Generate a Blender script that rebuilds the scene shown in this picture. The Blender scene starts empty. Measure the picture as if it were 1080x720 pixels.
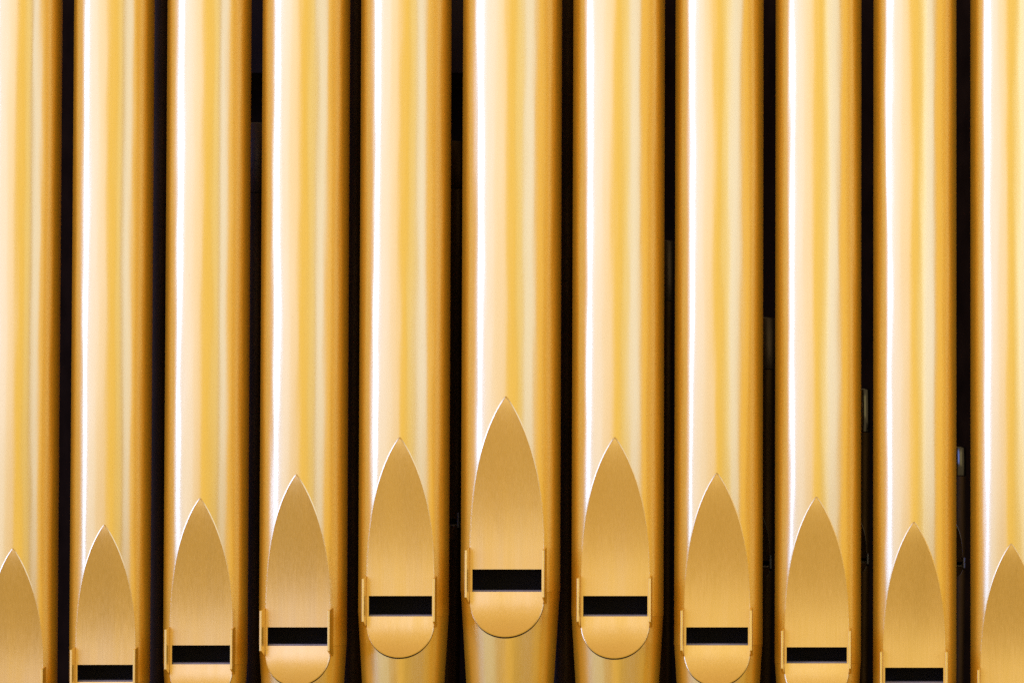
import bpy, math, random
from mathutils import Vector, Matrix

random.seed(7)
scene = bpy.context.scene
COL = scene.collection
PI = math.pi

# ------------------------------------------------------------------ camera
F = 4.6                      # camera distance in metres; 1 photo pixel is about 1 mm on the facade
PITCH = math.radians(2.2)
PPX, PPY = 1000.0, 360.0     # principal point in photo pixels (the photo is shifted to the left)
cp, sp = math.cos(PITCH), math.sin(PITCH)
c0 = Vector(((540 - PPX) / (F * 1000), cp, sp))
CAM = -F * c0

cam_d = bpy.data.cameras.new("camera")
cam = bpy.data.objects.new("camera", cam_d)
COL.objects.link(cam)
cam.location = CAM
cam.rotation_euler = (PI / 2 + PITCH, 0, 0)
cam_d.sensor_width = 36.0
cam_d.lens = 36.0 * F / 1.08
cam_d.shift_x = (540 - PPX) / 1080.0
cam_d.clip_start = 0.05
cam_d.clip_end = 100
scene.camera = cam


def ray(px, py):
    X = (px - PPX) / (F * 1000)
    Y = (PPY - py) / (F * 1000)
    return Vector((X, cp - Y * sp, sp + Y * cp))


def at(px, py, y):
    d = ray(px, py)
    t = (y - CAM.y) / d.y
    return CAM + d * t


# ------------------------------------------------------------------ materials
def new_mat(name):
    m = bpy.data.materials.new(name)
    m.use_nodes = True
    nt = m.node_tree
    for n in list(nt.nodes):
        nt.nodes.remove(n)
    out = nt.nodes.new("ShaderNodeOutputMaterial")
    bs = nt.nodes.new("ShaderNodeBsdfPrincipled")
    nt.links.new(bs.outputs[0], out.inputs[0])
    return m, nt, bs, out


def noise(nt, scale_xyz, scale, detail=3.0, rough=0.5, coord="Object", shift=True):
    tc = nt.nodes.new("ShaderNodeTexCoord")
    mp = nt.nodes.new("ShaderNodeMapping")
    mp.inputs["Scale"].default_value = scale_xyz
    nt.links.new(tc.outputs[coord], mp.inputs["Vector"])
    src = mp.outputs[0]
    if shift:
        oi = nt.nodes.new("ShaderNodeObjectInfo")
        mul = nt.nodes.new("ShaderNodeMath"); mul.operation = 'MULTIPLY'
        mul.inputs[1].default_value = 37.0
        nt.links.new(oi.outputs["Random"], mul.inputs[0])
        add = nt.nodes.new("ShaderNodeVectorMath"); add.operation = 'ADD'
        nt.links.new(mp.outputs[0], add.inputs[0])
        nt.links.new(mul.outputs[0], add.inputs[1])
        src = add.outputs[0]
    nz = nt.nodes.new("ShaderNodeTexNoise")
    nz.inputs["Scale"].default_value = scale
    nz.inputs["Detail"].default_value = detail
    nz.inputs["Roughness"].default_value = rough
    nt.links.new(src, nz.inputs["Vector"])
    return nz.outputs["Fac"]


def ramp(nt, fac, lo, hi, p0=0.3, p1=0.7):
    mr = nt.nodes.new("ShaderNodeMapRange")
    mr.inputs["From Min"].default_value = p0
    mr.inputs["From Max"].default_value = p1
    mr.inputs["To Min"].default_value = lo
    mr.inputs["To Max"].default_value = hi
    nt.links.new(fac, mr.inputs["Value"])
    return mr.outputs[0]


def mixc(nt, fac, a, b):
    mx = nt.nodes.new("ShaderNodeMix"); mx.data_type = 'RGBA'
    mx.inputs["A"].default_value = (*a, 1)
    mx.inputs["B"].default_value = (*b, 1)
    nt.links.new(fac, mx.inputs["Factor"])
    return mx.outputs["Result"]


def bump_chain(nt, bs, pairs):
    prev = None
    for fac, strength, dist in pairs:
        b = nt.nodes.new("ShaderNodeBump")
        b.inputs["Strength"].default_value = strength
        b.inputs["Distance"].default_value = dist
        nt.links.new(fac, b.inputs["Height"])
        if prev:
            nt.links.new(prev, b.inputs["Normal"])
        prev = b.outputs[0]
    nt.links.new(prev, bs.inputs["Normal"])


GOLD_A, GOLD_B = (0.945, 0.70, 0.275), (0.925, 0.67, 0.24)
TAN_A, TAN_B = (0.94, 0.675, 0.29), (0.91, 0.63, 0.26)


def gold(name, r0, r1, grain, waves, lacquer=0.37, a=GOLD_A, b=GOLD_B, brush=0.06):
    m, nt, bs, out = new_mat(name)
    bs.inputs["Metallic"].default_value = 1.0
    big = noise(nt, (1, 1, 0.25), 14.0, 3.0)
    streak = noise(nt, (1, 1, 0.012), 1000.0, 3.0, 0.65)
    base = mixc(nt, ramp(nt, big, 0, 1), a, b)
    # brushed streaks and a few tarnish freckles in the metal's own colour
    hs = nt.nodes.new("ShaderNodeHueSaturation")
    nt.links.new(base, hs.inputs["Color"])
    nt.links.new(ramp(nt, streak, 1 - brush, 1 + brush * 0.2), hs.inputs["Value"])
    spots = noise(nt, (1, 1, 0.8), 160.0, 4.0, 0.7)
    tar = nt.nodes.new("ShaderNodeMix"); tar.data_type = 'RGBA'
    tar.inputs["B"].default_value = (0.50, 0.31, 0.10, 1)
    nt.links.new(hs.outputs[0], tar.inputs["A"])
    nt.links.new(ramp(nt, spots, 0.0, 0.35, 0.66, 0.80), tar.inputs["Factor"])
    nt.links.new(tar.outputs["Result"], bs.inputs["Base Color"])
    fine = noise(nt, (1, 1, 1), 1500.0, 2.0, 0.6)
    nt.links.new(ramp(nt, streak, r0, r1, 0.25, 0.75), bs.inputs["Roughness"])
    wav = noise(nt, (1, 1, 0.12), 34.0, 2.0, 0.35)
    bump_chain(nt, bs, [(wav, 1.0, waves), (streak, 1.0, grain), (fine, 1.0, grain * 0.3)])
    # inner side of the sheet: dull lead, coloured darker for the shade inside
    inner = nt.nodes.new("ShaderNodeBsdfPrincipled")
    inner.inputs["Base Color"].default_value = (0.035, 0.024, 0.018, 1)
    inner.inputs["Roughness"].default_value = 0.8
    geo = nt.nodes.new("ShaderNodeNewGeometry")
    mx = nt.nodes.new("ShaderNodeMixShader")
    nt.links.new(geo.outputs["Backfacing"], mx.inputs[0])
    # amber lacquer over the metal scatters a little light
    lac = nt.nodes.new("ShaderNodeBsdfDiffuse")
    lac.inputs["Color"].default_value = (0.88, 0.475, 0.02, 1)
    ml = nt.nodes.new("ShaderNodeMixShader")
    ml.inputs[0].default_value = lacquer
    nt.links.new(bs.outputs[0], ml.inputs[1])
    nt.links.new(lac.outputs[0], ml.inputs[2])
    nt.links.new(ml.outputs[0], mx.inputs[1])
    nt.links.new(inner.outputs[0], mx.inputs[2])
    nt.links.new(mx.outputs[0], out.inputs[0])
    return m


M_BODY = gold("gold lacquered pipe metal", 0.245, 0.295, 0.000004, 0.0020)
M_PLATE = gold("brushed gold lip plate", 0.26, 0.32, 0.000008, 0.0009, 0.24, TAN_A, TAN_B, 0.10)
M_EAR = gold("gold ear sheet", 0.24, 0.30, 0.000006, 0.00008)


def plain(name, colour, rough, metallic=0.0, var=0.35, scale=30.0):
    m, nt, bs, out = new_mat(name)
    bs.inputs["Metallic"].default_value = metallic
    n = noise(nt, (1, 1, 0.4), scale, 4.0)
    nt.links.new(mixc(nt, ramp(nt, n, 0, 1), colour, tuple(c * (1 - var) for c in colour)), bs.inputs["Base Color"])
    nt.links.new(ramp(nt, n, rough, min(1, rough + 0.12)), bs.inputs["Roughness"])
    if rough > 0.55 and metallic == 0:
        bs.inputs["Specular IOR Level"].default_value = 0.05
    return m


M_LEAD = plain("grey lead", (0.30, 0.26, 0.28), 0.45, 0.7)
M_DARK_LINE = plain("dark lip line", (0.03, 0.017, 0.008), 0.6)
M_INNER = plain("dull shaded inner lead", (0.035, 0.024, 0.018), 0.8)  # dull lead, darkened in colour for the shade inside the mouth
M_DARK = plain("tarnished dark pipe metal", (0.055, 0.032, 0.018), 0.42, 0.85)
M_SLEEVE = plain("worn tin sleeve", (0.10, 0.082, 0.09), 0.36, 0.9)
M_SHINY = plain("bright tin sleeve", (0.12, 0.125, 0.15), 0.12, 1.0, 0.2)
M_GLINT = plain("bluish glint edging", (0.13, 0.14, 0.22), 0.3, 1.0, 0.2)  # brighter bluish base stands in for the glint on rear lip edges
M_WALL = plain("shaded chamber wall", (0.017, 0.0085, 0.0045), 1.0, 0, 0.5, 60)  # near-black colour stands in for the unlit depth of the chamber
M_WOOD = plain("dark stained wood", (0.032, 0.021, 0.016), 0.6, 0, 0.5, 25)


# ------------------------------------------------------------------ mesh helpers
class MB:
    """collects vertices, faces and optional exact normals for ONE mesh object"""
    def __init__(self):
        self.v, self.f, self.n, self.s, self.mi = [], [], [], [], []

    def vert(self, co, n=None):
        self.v.append(tuple(co)); self.n.append(tuple(n) if n is not None else None)
        return len(self.v) - 1

    def face(self, idx, smooth=True, mi=0):
        self.f.append(tuple(idx)); self.s.append(smooth); self.mi.append(mi)

    def grid(self, rows, smooth=True, closed=False, mi=0):
        """rows: list of rows of vertex ids, first row lowest"""
        for a, b in zip(rows[:-1], rows[1:]):
            n = len(a)
            for i in range(n if closed else n - 1):
                j = (i + 1) % n
                self.face((a[i], a[j], b[j], b[i]), smooth, mi)

    def quad(self, a, b, c, d, mi=0):
        ids = [self.vert(p) for p in (a, b, c, d)]
        self.face(ids, False, mi)

    def box(self, x0, x1, y0, y1, z0, z1):
        p = [(x, y, z) for z in (z0, z1) for y in (y0, y1) for x in (x0, x1)]
        for q in ((0, 2, 3, 1), (4, 5, 7, 6), (0, 1, 5, 4), (2, 6, 7, 3), (0, 4, 6, 2), (1, 3, 7, 5)):
            self.quad(*[p[i] for i in q])

    def tube(self, pts, r, n=8, cap=True):
        rows = []
        P = [Vector(p) for p in pts]
        for i, p in enumerate(P):
            t = (P[min(i + 1, len(P) - 1)] - P[max(i - 1, 0)]).normalized()
            ref = Vector((0, 1, 0)) if abs(t.y) < 0.9 else Vector((1, 0, 0))
            u = t.cross(ref).normalized(); w = t.cross(u)
            rows.append([self.vert(p + (u * math.cos(a) + w * math.sin(a)) * r,
                                   u * math.cos(a) + w * math.sin(a))
                         for a in [2 * PI * k / n for k in range(n)]])
        self.grid(rows, True, True)
        if cap:
            self.face(rows[0][::-1], False); self.face(rows[-1], False)

    def seam(self, pts, nrm, r_of, R, s):
        """raised bead along pts=(x, depth, z); nrm = outward direction in the xz plane; flat chamfer on its outer side"""
        rows = []
        tn = math.tan(math.radians(31))
        for (x, d, z), (nx, nz) in zip(pts, nrm):
            def P(o, dep): return (x + nx * o, -dep, z + nz * o)
            xo = x + nx * 0.6 * s
            rr = r_of(z + nz * 0.6 * s)
            dc = math.sqrt(max(rr * rr - xo * xo, 1e-9))
            top = max(dc + 0.05 * s + 1.15 * s * tn, d + 0.05 * s)
            rows.append([P(-0.8 * s, d - 0.1 * s), P(-0.55 * s, top), P(0.6 * s, top - 1.15 * s * tn), P(0.6 * s, dc - 0.4 * s)])
        for k in range(3):
            ra = [self.vert(r[k]) for r in rows]; rb = [self.vert(r[k + 1]) for r in rows]
            self.grid([ra, rb], True)

    def build(self, name, mats, parent=None):
        me = bpy.data.meshes.new(name)
        me.from_pydata(self.v, [], self.f)
        for p, s, mi in zip(me.polygons, self.s, self.mi):
            p.use_smooth = s; p.material_index = mi
        for m in (mats if isinstance(mats, (list, tuple)) else [mats]):
            me.materials.append(m)
        me.validate(); me.update()
        if any(n is not None for n in self.n):
            me.normals_split_custom_set_from_vertices([n if n is not None else (0, 0, 0) for n in self.n])
        ob = bpy.data.objects.new(name, me)
        COL.objects.link(ob)
        if parent:
            ob.parent = parent
        return ob


def empty(name, loc, label, cat, group=None, rz=0.0):
    o = bpy.data.objects.new(name, None)
    o.empty_display_size = 0.05
    COL.objects.link(o)
    o.location = loc
    o.rotation_euler = (0, 0, rz)
    o["label"] = label; o["category"] = cat
    if group:
        o["group"] = group
    return o


# ------------------------------------------------------------------ a labial organ pipe


def make_pipe(R, z_tip, z_slot, z_joint, z_top, z_foot, root, M, sleeve=None, sleeve_mat=None, NA=150):
    """front is local -Y; z values are local to the root, which sits at the toe"""
    W, WS = 0.745 * R, 0.695 * R
    T = z_tip - (z_slot - 0.02 * R)
    mb_body, mb_plate, mb_ear, lead, inner = M
    SLOPE = min(0.077, 0.62 * R / (z_joint - z_foot))

    def w_up(z):
        u = (z_tip - z) / T
        if u <= 0: return 0.0
        if u >= 1: return W
        return W * (1 - (1 - u) ** 2.75) ** 0.88

    def d_of(w, r=R):
        return math.sqrt(max(r * r - w * w, 1e-12))

    # ---- body: cylinder, its front cut away along the pointed lip outline and the mouth
    zs = [z_joint]
    n = 14
    zs += [z_joint + (z_slot - z_joint) * k / 6 for k in range(1, 7)]
    nl = 70
    zs += [z_slot + (z_tip - z_slot) * (1 - (1 - k / nl) ** 1.5) for k in range(1, nl + 1)]
    nu = 24
    zs += [z_tip + (z_top - z_tip) * k / nu for k in range(1, nu + 1)]
    b = MB(); rows = []
    for z in zs:
        te = math.asin(min(1, w_up(z) / R))
        row = []
        for k in range(NA + 1):
            a = te + (2 * PI - 2 * te) * k / NA
            nrm = Vector((math.sin(a), -math.cos(a), 0))
            row.append(b.vert(nrm * R + Vector((0, 0, z)), nrm))
        rows.append(row)
    b.grid(rows)
    # rolled bottom lip of the body at the joint
    r2 = [b.vert((b.v[i][0] * 0.992, b.v[i][1] * 0.992, z_joint - 0.0007), (0, 0, -1)) for i in rows[0]]
    b.grid([r2, rows[0]], False)
    # thickness ring at the open top
    r3 = [b.vert((b.v[i][0] * 0.97, b.v[i][1] * 0.97, z_top), (0, 0, 1)) for i in rows[-1]]
    b.grid([rows[-1], r3], False)
    body = b.build("body", mb_body, root)

    # ---- upper lip: the pressed-flat front, every level a straight chord
    p = MB(); rows = []
    th = 0.0022
    uz = [z_slot + (z_tip - 0.0004 - z_slot) * (1 - (1 - k / 80) ** 1.6) for k in range(81)]
    NC = 16
    def norm_up(z):
        h = 0.0004
        d1 = d_of(w_up(z + h)); d0 = d_of(w_up(z - h))
        return Vector((0, -1, -(d1 - d0) / (2 * h))).normalized()
    for z in uz:
        w = w_up(z); d = d_of(w); nn = norm_up(z)
        rows.append([p.vert((-w + 2 * w * k / NC, -d, z), nn) for k in range(NC + 1)])
    p.grid(rows)
    dS = d_of(w_up(z_slot))
    dJ = d_of(W)
    for sx in (-1, 1):       # cheeks beside the mouth
        xa, xb = sorted((sx * WS, sx * W))
        rr = [[p.vert((x, -dS + (dS - dJ) * (1 - t), z_joint + (z_slot - z_joint) * t), (0, -1, 0)) for x in (xa, xb)] for t in (0, 0.5, 1)]
        p.grid(rr)
        x = sx * WS
        q = [(x, -dS, z_joint), (x, -dS, z_slot), (x, -dS + th * 3, z_slot), (x, -dS + th * 3, z_joint)]
        p.quad(*(q if sx > 0 else q[::-1]), mi=1)
    # under-edge of the lip
    p.quad((-WS, -dS + 0.0008, z_slot), (-WS, -dS, z_slot + 0.0002), (WS, -dS, z_slot + 0.0002), (WS, -dS + 0.0008, z_slot))
    p.quad((-WS, -dS + th, z_slot), (-WS, -dS + 0.0008, z_slot), (WS, -dS + 0.0008, z_slot), (WS, -dS + th, z_slot), mi=1)
    up = p.build("upper_lip", [mb_plate, inner], root)
    # fine bright bead along the pointed outline
    e = MB()
    zl = [z for z in uz if z > z_slot + 0.40 * R] + [z_tip]
    sw = 0.020 * R
    for sx in (-1, 1):
        pts, nr = [], []
        for z in zl:
            h = 0.0006
            dw = (w_up(z + h) - w_up(z - h)) / (2 * h)
            ln = math.hypot(1, dw)
            pts.append((sx * w_up(z), d_of(w_up(z)), z)); nr.append((sx / ln, -dw / ln))
        nr[-1] = nr[-2]
        if sx > 0:
            pts.reverse(); nr.reverse()
        e.seam(pts, nr, lambda z: R, R, sw)
    e.build("lip_bead", mb_ear, up)

    # ---- foot: long cone, cut away behind the lower lip
    L = 0.89 * R
    def r_foot(z): return (R * 0.994) - SLOPE * (z_joint - z)
    def w_lo(z):
        u = (z_joint - z) / L
        if u <= 0: return W
        if u >= 1: return 0.0
        return W * math.sqrt(1 - u ** 2.6)
    fz = [z_joint - L * math.sin(PI / 2 * k / 44) for k in range(45)]
    fz += [z_joint - L + (z_foot - z_joint + L) * k / 12 for k in range(1, 13)]
    f = MB(); rows = []
    cn, sn = 1 / math.hypot(1, SLOPE), SLOPE / math.hypot(1, SLOPE)
    for z in fz[::-1]:
        r = r_foot(z)
        te = math.asin(min(1, w_lo(z) / r))
        row = []
        for k in range(NA + 1):
            a = te + (2 * PI - 2 * te) * k / NA
            row.append(f.vert((r * math.sin(a), -r * math.cos(a), z), (math.sin(a) * cn, -math.cos(a) * cn, -sn)))
        rows.append(row)
    f.grid(rows)
    f.face([f.vert(f.v[i]) for i in rows[0][:-1]][::-1], False)
    f.build("foot", mb_body, root)

    # ---- lower lip: flattened tongue on the foot, standing a little proud of it
    lo = MB()
    proud = 0.019 * R
    lz = fz[:45]
    def dl(z):
        u = min(1.0, (z_joint - z) / L)
        pressed = d_of(w_lo(z), r_foot(z))
        tilted = dJ + (r_foot(z_joint - L) - dJ) * u
        k = min(1.0, u / 0.8)
        return 0.5 * pressed + 0.5 * tilted + proud * k * k * (3 - 2 * k)
    def n_lo(z):
        h = 0.0004
        za, zb = min(z + h, z_joint), max(z - h, z_joint - L)
        return Vector((0, -1, -(dl(za) - dl(zb)) / (za - zb))).normalized()
    rows = []
    for z in lz[::-1]:
        w = max(w_lo(z), 0.0003); d = dl(z); nn = n_lo(z)
        rows.append([lo.vert((-w + 2 * w * k / NC, -d, z), nn) for k in range(NC + 1)])
    lo.grid(rows)
    for side in (0, -1):
        ra = [lo.vert(lo.v[r[side]]) for r in rows]
        rb = [lo.vert((lo.v[i][0], min(-d_of(min(abs(lo.v[i][0]), r_foot(lo.v[i][2])), r_foot(lo.v[i][2])) + 0.0015, lo.v[i][1] + 0.006), lo.v[i][2])) for i in ra]
        lo.grid([ra, rb] if side == 0 else [rb, ra])
    lo.quad((-W, -dJ, z_joint), (W, -dJ, z_joint), (W, -dJ + th, z_joint), (-W, -dJ + th, z_joint))
    lip = lo.build("lower_lip", mb_plate, root)
    e = MB(); sm_ = MB()
    zb = [z for z in lz if z < z_joint - 0.24 * R]
    half = []
    for z in zb[:-1]:
        h = 0.0002
        dw = (w_lo(z + h) - w_lo(z - h)) / (2 * h)
        ln = math.hypot(1, dw)
        half.append(((w_lo(z), dl(z), z), (1 / ln, -dw / ln)))
    half.append(((0.0, dl(zb[-1]), zb[-1]), (0.0, -1.0)))
    full = [((-p_[0], p_[1], p_[2]), (-n_[0], n_[1])) for p_, n_ in half] + half[-2::-1]
    e.seam([f_[0] for f_ in full][::-1], [f_[1] for f_ in full][::-1], r_foot, R, sw * 0.8)
    # thin dark strip under the rounded edge, widest at the bottom
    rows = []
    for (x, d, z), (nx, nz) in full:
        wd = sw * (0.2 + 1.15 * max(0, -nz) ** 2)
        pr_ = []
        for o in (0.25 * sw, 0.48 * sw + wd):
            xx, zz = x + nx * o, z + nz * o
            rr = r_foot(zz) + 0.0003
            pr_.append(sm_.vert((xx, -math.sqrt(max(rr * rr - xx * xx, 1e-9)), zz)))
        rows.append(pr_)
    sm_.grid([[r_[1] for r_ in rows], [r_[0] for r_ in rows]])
    e.build("lip_bead", mb_ear, lip)
    sm_.build("dark_lip_line", M_DARK_LINE, lip)

    # ---- languid: flat plate closing the foot behind the mouth
    g = MB()
    zt = z_joint + 0.0016
    yf = -dJ + 0.0040
    ang = math.acos(min(1, -yf / (R * 0.985)))
    rim = [(R * 0.985 * math.sin(a), -R * 0.985 * math.cos(a)) for a in [ang + (2 * PI - 2 * ang) * k / 40 for k in range(41)]]
    top = [g.vert((x, y, zt)) for x, y in rim]; bot = [g.vert((x, y, zt - 0.004)) for x, y in rim]
    g.face(top, False); g.face(bot[::-1], False)
    for k in range(41):
        j = (k + 1) % 41
        g.face((bot[k], bot[j], top[j], top[k]), False)
    g.build("languid", lead, root)

    # ---- ears: small upright sheets soldered either side of the mouth, slightly splayed
    zt, zb_ = z_slot + 0.44 * R, z_joint - 0.24 * R
    dep, t = 0.45 * R, 0.0024
    for sx in (-1, 1):
        er = MB()
        x0 = sx * (W + 0.0002)
        y0 = -dJ + 0.10 * R
        y1 = -dJ - dep
        spl = 0.0
        prof = [(y0, zb_), (y0 - 0.10 * R, zb_), (y1, zb_ + 0.13 * R), (y1, zt - 0.05 * R), (y0 - 0.10 * R, zt), (y0, zt)]
        def px_(y, off): return x0 + spl * (y0 - y) / (y0 - y1) + off
        A = [(px_(y, 0), y, z) for y, z in prof]
        B = [(px_(y, sx * t), y, z) for y, z in prof]
        ia = [er.vert(c) for c in A]; ib = [er.vert(c) for c in B]
        er.face(ia if sx > 0 else ia[::-1], False)
        er.face(ib[::-1] if sx > 0 else ib, False)
        for k in range(6):
            j = (k + 1) % 6
            q = (ib[k], ib[j], ia[j], ia[k])
            er.face(q if sx > 0 else q[::-1], False)
        ob = er.build("ear", mb_ear, root)
        bv = ob.modifiers.new("bevel", 'BEVEL'); bv.width = 0.00045; bv.segments = 2; bv.limit_method = 'ANGLE'

    if sleeve:
        s = MB(); rows = []
        z0, z1 = sleeve
        rs = R * 1.06
        for rr_, z in ((R * 1.001, z0), (rs, z0 + 0.001), (rs, z1 - 0.001), (R * 1.0, z1), (R * 0.95, z1 - 0.002)):
            rows.append([s.vert((rr_ * math.sin(a), -rr_ * math.cos(a), z)) for a in [2 * PI * k / 48 for k in range(48)]])
        for a, c in zip(rows[:-1], rows[1:]):
            s.grid([a, c], a is rows[1], True)
        s.build("tuning_sleeve", sleeve_mat, root)


GOLD_SET = (M_BODY, M_PLATE, M_EAR, M_LEAD, M_INNER)
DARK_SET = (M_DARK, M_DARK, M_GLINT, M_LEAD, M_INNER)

Z_TOE = at(540, 1150, 0).z
# left edge, right edge, tip of the lip, top of the mouth slot, joint (bottom of the slot), x of the lip tip: photo pixels
PIPES = [
    (-19.5, 63.4, 578, 720.5, 739, 13.5, -330, "gold organ pipe cut off by the left edge, only half of its pointed lip showing"),
    (75.5, 160.8, 553, 700.5, 718.5, 110, -280, "gold organ pipe second from the left edge, mouth slot just above the bottom edge"),
    (174.3, 263.3, 525, 680, 700, 211, -230, "third gold organ pipe from the left, its lower lip cut by the bottom edge"),
    (275.0, 367.6, 500, 661, 680.5, 312.5, -180, "fourth gold organ pipe from the left, rounded lower lip just touching the bottom edge"),
    (379.2, 474.8, 461, 628, 649.5, 421.5, -130, "gold organ pipe directly left of the widest central one, whole mouth visible"),
    (487.0, 591.7, 418, 600, 623.6, 533.5, -90, "widest gold organ pipe in the centre with the tallest pointed lip and highest mouth"),
    (603.6, 700.5, 461, 628, 649.5, 648.3, -130, "gold organ pipe directly right of the widest central one, whole mouth visible"),
    (711.7, 804.8, 498.5, 661, 680, 756, -180, "second gold organ pipe right of the widest one, lower lip touching the bottom edge"),
    (817.6, 908.3, 523.5, 682, 699, 861, -230, "third gold organ pipe from the right edge, its lower lip cut by the bottom edge"),
    (921.0, 1008.7, 550, 703.5, 720, 964, -280, "second gold organ pipe from the right edge, mouth slot at the bottom edge"),
    (1023.5, 1111, 573, 722.5, 740, 1066.5, -330, "gold organ pipe cut off by the right edge, left half of its pointed lip showing"),
]
for (xl, xr, ytip, yslot, yjoint, xtip, ytop, label) in PIPES:
    a1 = math.atan2((xl - PPX) / (F * 1000), cp)
    a2 = math.atan2((xr - PPX) / (F * 1000), cp)
    am, ah = (a1 + a2) / 2, (a2 - a1) / 2
    dist = -CAM.y / math.cos(am)              # axis stands on the plane y = 0
    ax = CAM.x + math.tan(am) * -CAM.y
    R = dist * math.sin(ah)
    v = -am
    zt = at(xtip, ytip, -R).z
    zs_ = at(xtip, yslot, -0.67 * R).z
    zj = at(xtip, yjoint, -0.67 * R).z
    zt_top = at(540, ytop, 0).z
    # turn the pipe so that its lip tip lands where the photo has it
    tx = at(xtip, ytip, -R).x - ax
    phi = math.asin(max(-1, min(1, tx / R)))
    root = empty("organ_pipe", (ax, 0, Z_TOE), label, "organ pipe", "gold organ pipes of the facade", phi)
    make_pipe(R, zt - Z_TOE, zs_ - Z_TOE, zj - Z_TOE, zt_top - Z_TOE, 0.0, root, GOLD_SET)

# ------------------------------------------------------------------ dark rear rank seen through the gaps
# centre x in photo px, distance behind, radius, top px, sleeve bottom px, slot px, material of sleeve
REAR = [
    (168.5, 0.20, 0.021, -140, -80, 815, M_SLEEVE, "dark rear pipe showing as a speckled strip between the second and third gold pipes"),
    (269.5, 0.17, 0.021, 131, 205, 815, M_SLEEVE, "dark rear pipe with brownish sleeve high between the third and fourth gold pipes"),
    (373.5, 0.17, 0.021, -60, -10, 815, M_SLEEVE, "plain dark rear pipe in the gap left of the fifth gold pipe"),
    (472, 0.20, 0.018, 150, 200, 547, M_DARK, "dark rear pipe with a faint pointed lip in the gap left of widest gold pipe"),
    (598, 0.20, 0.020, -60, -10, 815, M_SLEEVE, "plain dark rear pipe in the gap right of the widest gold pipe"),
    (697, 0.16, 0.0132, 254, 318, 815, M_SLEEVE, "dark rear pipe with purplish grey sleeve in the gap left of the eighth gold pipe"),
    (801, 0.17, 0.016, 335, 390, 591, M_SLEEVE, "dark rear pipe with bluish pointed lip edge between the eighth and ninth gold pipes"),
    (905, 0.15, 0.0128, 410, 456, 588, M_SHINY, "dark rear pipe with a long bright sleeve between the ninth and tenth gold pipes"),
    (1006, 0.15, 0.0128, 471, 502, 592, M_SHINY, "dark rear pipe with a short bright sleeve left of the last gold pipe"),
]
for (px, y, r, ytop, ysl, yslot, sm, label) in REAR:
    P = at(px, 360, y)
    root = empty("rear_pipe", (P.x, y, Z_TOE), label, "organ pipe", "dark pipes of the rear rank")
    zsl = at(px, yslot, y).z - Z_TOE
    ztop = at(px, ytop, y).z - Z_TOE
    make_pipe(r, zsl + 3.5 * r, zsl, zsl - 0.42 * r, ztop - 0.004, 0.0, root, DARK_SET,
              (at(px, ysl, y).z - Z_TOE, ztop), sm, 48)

# a stained rail behind the left pipes, its lower edge 77 px below the top of the photo
P0, P1 = at(120, 77, 0.30), at(520, 77, 0.30)
r = MB()
r.box(P0.x, P1.x, 0.30, 0.479, P0.z, P0.z + 0.12)
rail = r.build("support_rail", M_WOOD)
bv = rail.modifiers.new("bevel", 'BEVEL'); bv.width = 0.002; bv.segments = 2; bv.limit_method = 'ANGLE'
rail["label"] = "dark wooden rail crossing behind the gold pipes near the top, seen in the gaps"
rail["category"] = "rail"

# setting: black back of the organ chamber and the board the pipes stand on
w = MB(); w.box(-1.6, 1.6, 0.48, 0.52, Z_TOE - 0.06, 0.95)
ob = w.build("chamber_wall", M_WALL); ob["kind"] = "structure"
w = MB(); w.box(-1.6, 1.6, -0.16, 0.478, Z_TOE - 0.05, Z_TOE - 0.0004)
ob = w.build("toe_board", M_WOOD); ob["kind"] = "structure"

# ------------------------------------------------------------------ light
world = bpy.data.worlds.new("World")
scene.world = world
world.use_nodes = True
bg = world.node_tree.nodes["Background"]
bg.inputs[0].default_value = (0.44, 0.31, 0.125, 1)
bg.inputs[1].default_value = 1.0


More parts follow.
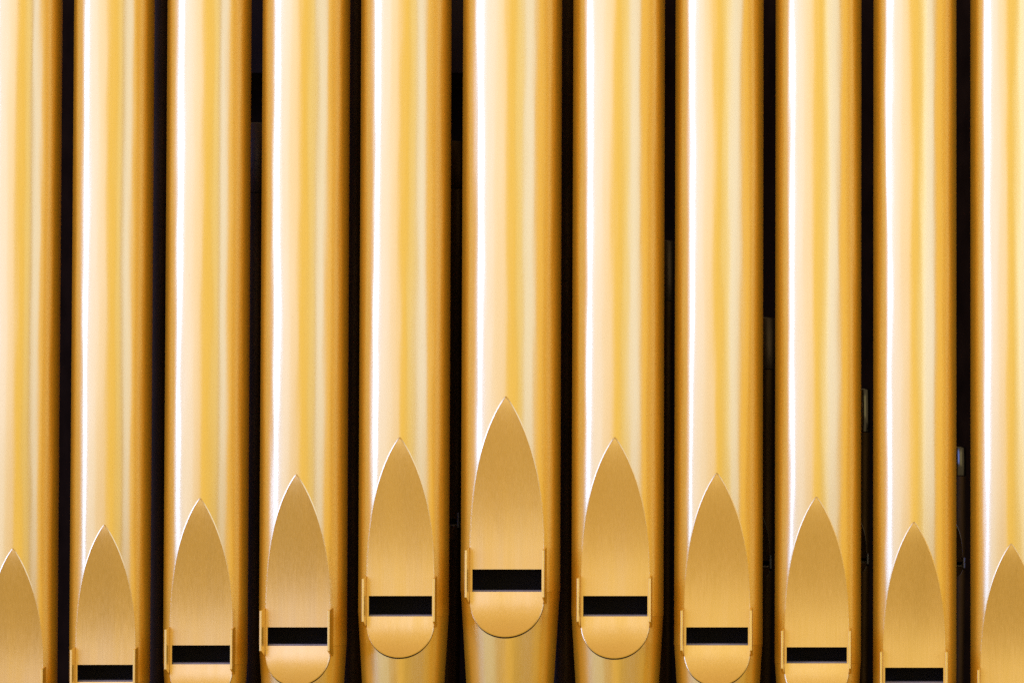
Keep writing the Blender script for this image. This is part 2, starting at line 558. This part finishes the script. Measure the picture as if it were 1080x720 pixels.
def lamp(name, az0, az1, el0, el1, dist, rad):
    """upright area lamp covering azimuths az0..az1 (degrees, + = right) as seen from the pipes"""
    am = math.radians((az0 + az1) / 2); hw = math.radians((az1 - az0) / 2)
    wd = 2 * dist * math.tan(hw)
    z0, z1 = dist * math.tan(math.radians(el0)), dist * math.tan(math.radians(el1))
    L = bpy.data.lights.new(name, 'AREA')
    L.shape = 'RECTANGLE'; L.size = wd; L.size_y = z1 - z0
    mx = max(rad)
    L.color = tuple(c / mx for c in rad)
    L.energy = mx * PI * wd * (z1 - z0)
    o = bpy.data.objects.new(name, L)
    COL.objects.link(o)
    o.location = (dist * math.sin(am), -dist * math.cos(am), (z0 + z1) / 2 - 0.2)
    d = Vector((-math.sin(am), math.cos(am), 0))
    o.rotation_euler = d.to_track_quat('-Z', 'Y').to_euler()
    return o


lamp("window_lamp", -80, -66, -1.5, 30, 9.0, (2.4, 4.7, 18.0))
lamp("side_lamp", -62, -34, -2.5, 26, 7.0, (1.05, 1.50, 4.0))
lamp("low_side_fill", -66, -30, -16, -3.5, 7.0, (0.16, 0.38, 0.66))  # added unseen lamp, stands in for floor reflections on the feet
lamp("front_side_lamp", -34, -9, -2, 26, 7.0, (1.05, 1.32, 2.8))
lamp("front_lamp", -9, 14, -6, 24, 6.0, (0.80, 0.74, 0.34))
lamp("high_front_fill", -28, 22, 25, 42, 5.0, (0.52, 0.42, 0.17))  # added unseen fill, softens the drop in tone on the lower lips
lamp("upper_fill", -28, 22, 43, 68, 4.0, (0.34, 0.21, 0.10))  # added unseen fill from above, brightens the lower lips
lamp("aisle_lamp", 15, 32, -2, 24, 6.0, (0.86, 1.05, 1.20))
lamp("wall_lamp", 33, 61, -2, 28, 2.6, (0.86, 1.40, 3.4))
lamp("right_lamp", 63, 84, -6, 24, 4.0, (0.80, 0.62, 0.20))
# added unseen lamp: brightens the inner pipes' flat lips, leaving the outer ones darker
low = lamp("low_front_fill", -11, 6, -24, -6, 3.0, (0.27, 0.185, 0.075))

# ------------------------------------------------------------------ output
scene.view_settings.view_transform = 'Standard'
scene.view_settings.look = 'None'
scene.view_settings.exposure = 0.0
scene.view_settings.gamma = 1.0
scene.render.engine = 'CYCLES'
scene.cycles.max_bounces = 10
scene.cycles.glossy_bounces = 6
scene.cycles.sample_clamp_indirect = 6
scene.cycles.use_denoising = False
